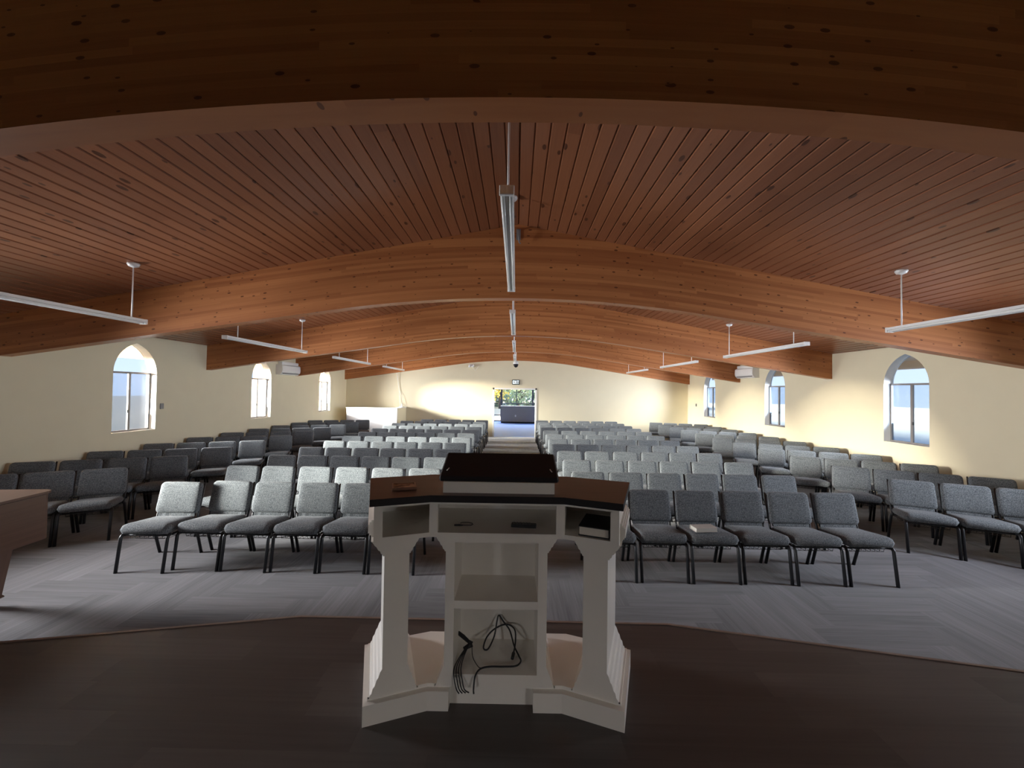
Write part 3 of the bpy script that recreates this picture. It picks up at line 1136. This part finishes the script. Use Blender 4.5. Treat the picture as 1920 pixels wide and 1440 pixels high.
mb = MB(); mb.box(-CW + .044, CW - .044, CD, CD + .02, ZB, ZT); mb.build('back_panel', M_pulpit, PU)

# upper case: floor, front, three cubbies
UZ0, UZ1, US = 0.845, 1.020, 0.592
mb = MB(); mb.prism(band(US, 0.0, .42), UZ0, UZ0 + .022); mb.build('cubby_floor', M_pulpit, PU)
mb = MB(); mb.prism(band(US, 0.0, .42), UZ1 - .014, UZ1); mb.build('case_top', M_pulpit, PU)
mb = MB(); mb.prism(band(US, 0.40, .42), UZ0 + .02, UZ1 - .012); mb.build('case_front', M_pulpit, PU)
for sg in (-1, 1):
    mb = MB()
    t1 = .40
    poly = [(sg * (BH - .038), 0), PP(sg * (BH + .004), 0), MIT(sg, t1), (sg * (BH - .016 + t1 * math.tan(PA / 2)), t1), (sg * (BH - .016), .03), (sg * (BH - .038), .03)]
    mb.prism(poly if sg > 0 else list(reversed(poly)), UZ0 + .02, UZ1 - .012)
    mb.build('divider', M_pulpit, PU)
    M = wing_M(sg)
    mb = MB(); mb.box(US - BH - .04, US - BH, 0, .41, UZ0 + .02, UZ1 - .012, M=M); mb.build('case_end', M_pulpit, PU)
    mb = MB()
    for (a, b, z0, z1) in ((0, .010, .852, .935), (.010, .018, .862, .925), (.018, .024, .872, .915)):
        mb.box(US - BH + a, US - BH + b + .001, .06, .40, z0, z1, M=M)
    mb.build('end_moulding', M_pulpit, PU)

# dark top
mb = MB(); rr = []
pb = band(.612, -.018, .445)
mb.face([(x, y, 1.054) for x, y in pb], [(x, y) for x, y in pb]); rr = [(.5, .5)]
mb.build('desktop', M_top, PU, uv=True, uv2=rr)
mb = MB()
mb.prism(pb, 1.020, 1.0535)
PUedge = mb.build('desktop_edge', M_black, PU)
# reading desk on a white plinth
mb = MB(); mb.prism([(-.275, .035), (.285, .035), (.285, .30), (-.275, .30)], 1.054, 1.108)
mb.build('plinth', M_pulpit, PU)
mb = MB()
Mrd = Matrix.Translation((0.005, .03, 1.108)) @ Matrix.Rotation(math.radians(19), 4, 'X')
mb.box(-.30, .30, 0, .26, 0, .030, 0.008, M=Mrd)
mb.build('reading_board', M_black, PU)
mb = MB()
for sg in (-1, 1):
    mb.prism([(.035, 1.10), (.275, 1.10), (.275, 1.10 + .075)], sg * .265 - .012, sg * .265 + .012, Matrix(((0, 0, 1, 0.005), (1, 0, 0, 0), (0, 1, 0, 0), (0, 0, 0, 1))))
mb.build('board_wedge', M_pulpit, PU)
for sg in (-1, 1):
    mb = MB(); mb.tube([(sg * .27, .06, .0305), (sg * .262, .085, .0305)], 0.0028, 6, M=Mrd); mb.build('page_clip', M_fix, PU)


def pul(x, y, z):
    return PU.matrix_basis @ Vector((x, y, z))


# things in and on the pulpit
p = pul(-0.495, 0.12, 1.0545)
root = empty('picture_tile', p, math.radians(18))
tag(root, 'small framed picture tile lying on the pulpit top', 'picture')
mb = MB(); mb.box(-.055, .055, -.05, .05, .008, .010); mb.build('print', M_picture, root)
mb = MB()
for a in ((-.06, .06, -.055, -.048), (-.06, .06, .048, .055), (-.06, -.053, -.048, .048), (.053, .06, -.048, .048)):
    mb.box(*a, 0, .013)
mb.box(-.056, .056, -.05, .05, 0, .008)
mb.build('frame', simple('tile_frame', (0.20, 0.10, 0.06), 0.35, noise=0.1), root)

p = pul(-0.17, 0.11, 0.8675)
mb = MB()
mb.tube([(-.055, -.012, .003), (.0, -.012, .003), (.03, -.01, .003), (.040, 0, .004), (.036, .014, .005), (.015, .022, .006), (-.015, .024, .006), (-.028, .018, .004)], 0.0022, 6)
mb.tube([(-.055, -.012, .003), (-.03, -.013, .004), (-.01, -.012, .003)], [.004, .005, .003], 6)
o = mb.build('wire_clip', M_rubber, None, loc=p); tag(o, 'thin bent black wire clip lying in the middle cubby of the pulpit', 'clip')

p = pul(0.135, 0.10, 0.8675)
root = empty('remote_control', p, math.radians(-5))
tag(root, 'slim dark remote control lying in the middle cubby of the pulpit', 'remote control')
mb = MB(); mb.box(-.065, .065, -.02, .02, 0, .016, 0.004, seg=2); mb.build('remote_body', M_steel, root)
M_btn = simple('rubber_buttons', (0.12, 0.12, 0.13), 0.6, noise=0.05)
for kx in range(6):
    for ky in range(2):
        mb = MB(); x = -.05 + .016 * kx; y = -.009 + .018 * ky
        mb.box(x - .005, x + .005, y - .005, y + .005, .0155, .0185, 0.001); mb.build('button', M_btn, root)

pw = wing_M(1) @ Vector((0.146, 0.115, 0.8685))
root = empty('book', pul(*pw), -PA + math.radians(.3) - 0.02)
tag(root, 'thick black-covered book with pale page edges inside the pulpit cubby', 'book')
mb = MB(); mb.box(-.073, .068, -.095, .10, .004, .043, 0.002); mb.build('pages', M_page, root)
mb = MB()
mb.box(-.076, .072, -.10, .104, 0, .004); mb.box(-.076, .072, -.10, .104, .043, .048, .001); mb.box(.069, .073, -.10, .104, 0, .048)
mb.build('cover', M_cover, root)


def smooth_path(pts, n=6):
    pts = [Vector(p) for p in pts]
    out = []
    for i in range(len(pts) - 1):
        p0, p1, p2, p3 = pts[max(i - 1, 0)], pts[i], pts[i + 1], pts[min(i + 2, len(pts) - 1)]
        for k in range(n):
            t = k / n
            out.append(0.5 * ((2 * p1) + (-p0 + p2) * t + (2 * p0 - 5 * p1 + 4 * p2 - p3) * t * t + (-p0 + 3 * p1 - 3 * p2 + p3) * t ** 3))
    out.append(pts[-1])
    return out


root = empty('cable_bundle', pul(-.16, .14, .172))
tag(root, 'bundle of thin black cables tied together at the lower cubby side', 'cable bundle')
mb = MB()
for k in range(4):
    dx = -.012 + .008 * k
    mb.tube(smooth_path([(.02 + dx * .3, .03, .05), (.0 + dx * .5, .0, .035), (-.02 + dx, -.04, .012), (-.026 + dx * 1.4, -.105, .012), (-.02 + dx * 1.6, -.135, -.01),
                         (-.005 + dx * 1.6, -.150, -.055), (.015 + dx * 2, -.158, -.072 + .002 * k)]), 0.003, 6)
mb.tube(smooth_path([(.03, .03, .045), (.04, -.02, .012), (.075, -.09, .012), (.095, -.10, .012)]), 0.002, 6)
mb.build('cable', M_rubber, root)
mb = MB()
mb.tube([(-.05, .06, .085), (-.02, .05, .07), (.01, .035, .055), (.03, .03, .045)], [.010, .011, .009, .012], 8)
mb.tube([(.03, .03, .045), (-.012, .012, .03)], [.014, .009], 8)
mb.build('connector', M_rubber, root)
root = empty('audio_cable', pul(.02, .14, .172))
tag(root, 'black audio cable looped up against the back of the lower cubby', 'cable')
mb = MB()
mb.tube(smooth_path([(.072, .01, .012), (.082, .07, .040), (.075, .10, .085), (.03, .125, .095), (-.03, .12, .075), (-.075, .09, .045), (-.09, .05, .012), (-.065, .045, .010), (-.035, .09, .05),
                     (-.022, .125, .115), (-.012, .135, .138), (.015, .13, .105), (.05, .11, .07), (.075, .06, .02), (.10, .0, .008), (.11, -.04, .008), (.085, -.075, .008), (.02, -.082, .008), (-.05, -.085, .008),
                     (-.095, -.105, .009), (-.115, -.135, -.005), (-.120, -.152, -.05), (-.118, -.160, -.07)]), 0.0042, 8)
mb.build('cord', M_rubber, root)
mb = MB(); mb.tube([(.072, .01, .014), (.066, -.03, .014)], [.009, .008], 10); mb.build('plug', M_rubber, root)

# ------------------------------------------------------------------ piano beside the platform
PI_O = empty('grand_piano', (-4.40, 3.63, 0), math.radians(6))
tag(PI_O, 'brown wooden grand piano with closed lid beside the platform', 'piano')
# local: x from 0 (straight side) to -1.45, y from 0 (tail) to -1.5 (keyboard)


def piano_outline(off):
    pts = [(0 + off, -1.46 - off), (0 + off, -0.05 + off * .5), (-0.02 + off * .7, -0.015 + off * .8), (-0.06, 0 + off), (-0.52, 0 + off), (-.62, -0.03 + off), (-.70 - off, -.12)]
    cur = [(-.76, -.30), (-.84, -.48), (-.98, -.64), (-1.14, -.76), (-1.27, -.88), (-1.36, -1.02), (-1.40, -1.18)]
    pts += [(x - off, y + off * .4) for x, y in cur]
    pts += [(-1.40 - off, -1.46 - off)]
    return pts


def uv_prism(name, poly, z0, z1, mat, parent):
    mb = MB(); rr = []
    mb.face([(x, y, z1) for x, y in poly], [(y, x) for x, y in poly])
    mb.face([(x, y, z0) for x, y in reversed(poly)], [(y, x) for x, y in reversed(poly)])
    u = 0
    n = len(poly)
    for i in range(n):
        a, b = poly[i], poly[(i + 1) % n]
        L = math.dist(a, b)
        mb.face([(a[0], a[1], z0), (b[0], b[1], z0), (b[0], b[1], z1), (a[0], a[1], z1)], [(u, z0), (u + L, z0), (u + L, z1), (u, z1)])
        u += L
    return mb.build(name, mat, parent, uv=True, uv2=[(.5, .5)] * len(mb.f))


uv_prism('case', piano_outline(0), 0.60, 1.015, M_piano, PI_O)
uv_prism('lid', piano_outline(0.018), 1.022, 1.045, M_piano, PI_O)
mb = MB(); mb.prism(piano_outline(-.012), 1.012, 1.024); mb.build('lid_gap', M_black, PI_O)
for (x, y) in ((-.36, -.10), (-.14, -1.28), (-1.24, -1.28)):
    mb = MB(); rr = []
    prof = [(.605, .085), (.50, .072), (.10, .035), (.085, .045), (.075, .045)]
    for i in range(len(prof) - 1):
        (za, ra), (zb, rb) = prof[i], prof[i + 1]
        ca = [(x + a * ra, y + b * ra, za) for a, b in ((1, 1), (-1, 1), (-1, -1), (1, -1))]
        cb = [(x + a * rb, y + b * rb, zb) for a, b in ((1, 1), (-1, 1), (-1, -1), (1, -1))]
        for j in range(4):
            mb.face([ca[j], cb[j], cb[(j + 1) % 4], ca[(j + 1) % 4]], [(za, 0), (zb, 0), (zb, .1), (za, .1)])
    lg = mb.build('leg', M_piano, PI_O, uv=True, uv2=[(.3, .3)] * len(mb.f))
    mb = MB(); mb.tube([(x, y, .078), (x, y, .055)], .014, 8)
    mb.tube([(x - .012, y, .032), (x + .012, y, .032)], .032, 12)
    mb.build('caster', M_grey, lg)
mb = MB(); mb.box(-1.30, -.10, -1.53, -1.46, .62, .70, .004); mb.build('key_slip', M_piano if False else M_black, PI_O)

# ------------------------------------------------------------------ wall and ceiling fittings


def mini_split(s, y0, y1, z0, z1, label):
    root = empty('air_conditioner', (s * (HW - .002), (y0 + y1) / 2, (z0 + z1) / 2))
    tag(root, label, 'air conditioner', 'wall air conditioners')
    L, H = (y1 - y0) / 2, (z1 - z0) / 2
    prof = [(0, H), (-.17, H), (-.205, H - .03), (-.215, 0), (-.205, -H + .09), (-.15, -H + .02), (-.12, -H), (0, -H)]
    mb = MB()
    mb.prism([(p[0] * s, p[1]) for p in prof], -L, L, Matrix(((1, 0, 0, 0), (0, 0, 1, 0), (0, 1, 0, 0), (0, 0, 0, 1))))
    mb.build('casing', M_plastic, root)
    mb = MB(); mb.box(min(-s * .222, -s * .208), max(-s * .222, -s * .208), -L + .03, L - .03, -H + .10, H - .04, .003); mb.build('front_panel', M_plastic, root)
    mb = MB(); mb.box(-.004, .004, -L + .05, L - .05, -.03, .03, M=Matrix.Translation((-s * .185, 0, -H + .055)) @ Matrix.Rotation(s * .6, 4, 'Y')); mb.build('louver', M_grey, root)
    mb = MB(); mb.box(min(-s * .14, 0), max(-s * .14, 0), -L + .1, L + .0, H, H + .1, .01); mb.build('pipe_cover', M_plastic, root)


mini_split(-1, 12.08, 13.10, 2.46, 2.78, 'white wall air conditioner beside the middle window, above the dark chairs')
mini_split(1, 12.15, 13.12, 2.58, 2.90, 'white wall air conditioner at the end of a beam, right wall')

mb = MB(); mb.box(-HW + .0005, -HW + .02, 8.15, 8.23, 1.55, 1.67, .004); o = mb.build('light_switch', M_grey); tag(o, 'small grey switch on the wall just past the nearest left window', 'switch')
mb = MB(); mb.box(HW - .02, HW - .0005, 16.30, 16.38, 1.51, 1.63, .004); o = mb.build('thermostat', M_steel); tag(o, 'tiny dark thermostat on the wall near the far corner, right side', 'thermostat')

# exit sign over the doorway
root = empty('exit_sign', (-.02, YF - .001, 2.44))
tag(root, 'small lit exit sign on the far wall above the doorway', 'sign')
mb = MB(); mb.box(-.165, .165, -.04, 0, -.11, .11, .006); mb.build('sign_case', M_sign, root)
mb = MB()
Y_ = -.0415


def stroke(x0, x1, z0, z1):
    mb.box(x0, x1, Y_ - .001, Y_ + .002, z0, z1)


for a in ((-.13, -.112, -.07, .07), (-.112, -.075, .052, .07), (-.112, -.082, -.009, .009), (-.112, -.075, -.07, -.052)): stroke(*a)
for sgn in (-1, 1):
    mb.tube([(-.035 - sgn * .027, Y_, -.068), (-.035 + sgn * .027, Y_, .068)], 0.009, 6)
stroke(.018, .036, -.07, .07)
stroke(.062, .130, .052, .07); stroke(.087, .105, -.07, .052)
mb.build('sign_letters', M_signw, root)

# security camera hung on a pole in front of the far wall
root = empty('ceiling_camera', (-.03, 16.0, 0))
tag(root, 'white pole camera with dark dome hanging before the far wall', 'camera')
mb = MB(); mb.tube([(0, 0, ceil_z(.03) - .02), (0, 0, 3.25)], .018, 8); mb.build('pole', M_fix, root)
mb = MB(); mb.lathe([(.02, 3.32), (.075, 3.29), (.11, 3.23), (.11, 3.17)], 16); mb.build('camera_housing', M_fix, root)
mb = MB(); mb.lathe([(.105, 3.172), (.10, 3.11), (.065, 3.05), (.01, 3.02)], 16); mb.build('dome', M_dome, root)

# emergency light on the upper far wall
root = empty('emergency_light', (-2.02, YF - .001, 3.16))
tag(root, 'small white twin emergency lamp with dangling wire high on far wall', 'emergency light')
mb = MB(); mb.box(-.11, .11, -.07, 0, -.05, .05, .012); mb.build('battery_case', M_plastic, root)
for s in (-1, 1):
    mb = MB(); mb.lathe([(.03, 0), (.05, .03), (.05, .06)], 12, Matrix.Translation((s * .07, -.05, -.03)) @ Matrix.Rotation(math.radians(110), 4, 'X')); mb.build('lamp_head', M_plastic, root)
mb = MB(); mb.tube(smooth_path([(.05, -.02, -.05), (.10, -.03, -.16), (.20, -.03, -.20), (.28, -.03, -.10), (.34, -.02, .02)]), .006, 6); mb.build('wire', M_plastic, root)
root = empty('smoke_detector', (-2.12, 16.2, ceil_z(2.12) - .0))
tag(root, 'round white smoke detector on ceiling boards near the far wall', 'smoke detector')
mb = MB(); mb.lathe([(.04, -.07), (.08, -.05), (.09, -.02), (.09, 0.0)], 16); mb.build('detector_body', M_plastic, root)
mb = MB(); mb.lathe([(.012, -.08), (.03, -.068)], 12); mb.build('sensor_cap', M_grey, root)

# metal hook on the second beam
mb = MB()
yb = 1.5 * BAY - .085 - BT / 2
mb.box(-.03, .03, yb - .012, yb - .0005, 4.24, 4.40, .003)
mb.tube(smooth_path([(0, yb - .012, 4.38), (0, yb - .07, 4.36), (0, yb - .08, 4.28), (.01, yb - .06, 4.20), (.03, yb - .05, 4.17)]), .010, 8)
o = mb.build('beam_bracket', M_grey); tag(o, 'small metal bracket near the ridge on the second beam', 'bracket')

# white booth in the far corner
root = empty('sound_booth', (-5.9, 16.4, 0))
tag(root, 'white half-height booth standing in the corner by the far wall', 'booth')
mb = MB(); mb.box(-1.08, 1.00, -.60, -.50, 0, 1.24); mb.build('front_panel', M_booth, root)
mb = MB(); mb.box(.90, 1.00, -.50, .745, 0, 1.24); mb.build('side_panel', M_wall, root)
mb = MB(); mb.box(-1.10, 1.02, -.62, -.36, 1.241, 1.272, .004); mb.box(.78, 1.02, -.36, .745, 1.241, 1.272, .004); mb.build('ledge', M_white, root)
mb = MB(); mb.tube(smooth_path([(-5.32, YF - .10, 2.78), (-5.28, YF - .05, 2.4), (-5.22, YF - .05, 2.0), (-5.20, YF - .05, 1.7), (-5.17, YF - .06, 1.45), (-5.10, YF - .2, 1.285), (-5.06, YF - .26, 1.28)]), .010, 6)
mb.tube(smooth_path([(-5.22, YF - .05, 2.0), (-5.10, YF - .08, 1.75), (-5.06, YF - .1, 1.5), (-5.09, YF - .15, 1.3)]), .007, 6)
o = mb.build('hanging_cable', M_plastic); tag(o, 'white cable hanging down the far wall onto the booth', 'cable')
mb = MB(); mb.box(-5.05, -4.93, 16.60, 16.9, 1.2725, 1.31, .004); mb.tube([(-4.98, 16.75, 1.31), (-4.98, 16.75, 1.40)], .02, 8)
o = mb.build('cable_box', M_plastic); tag(o, 'small pale box with stub antenna on the booth ledge', 'box')

bpy.context.view_layer.update()
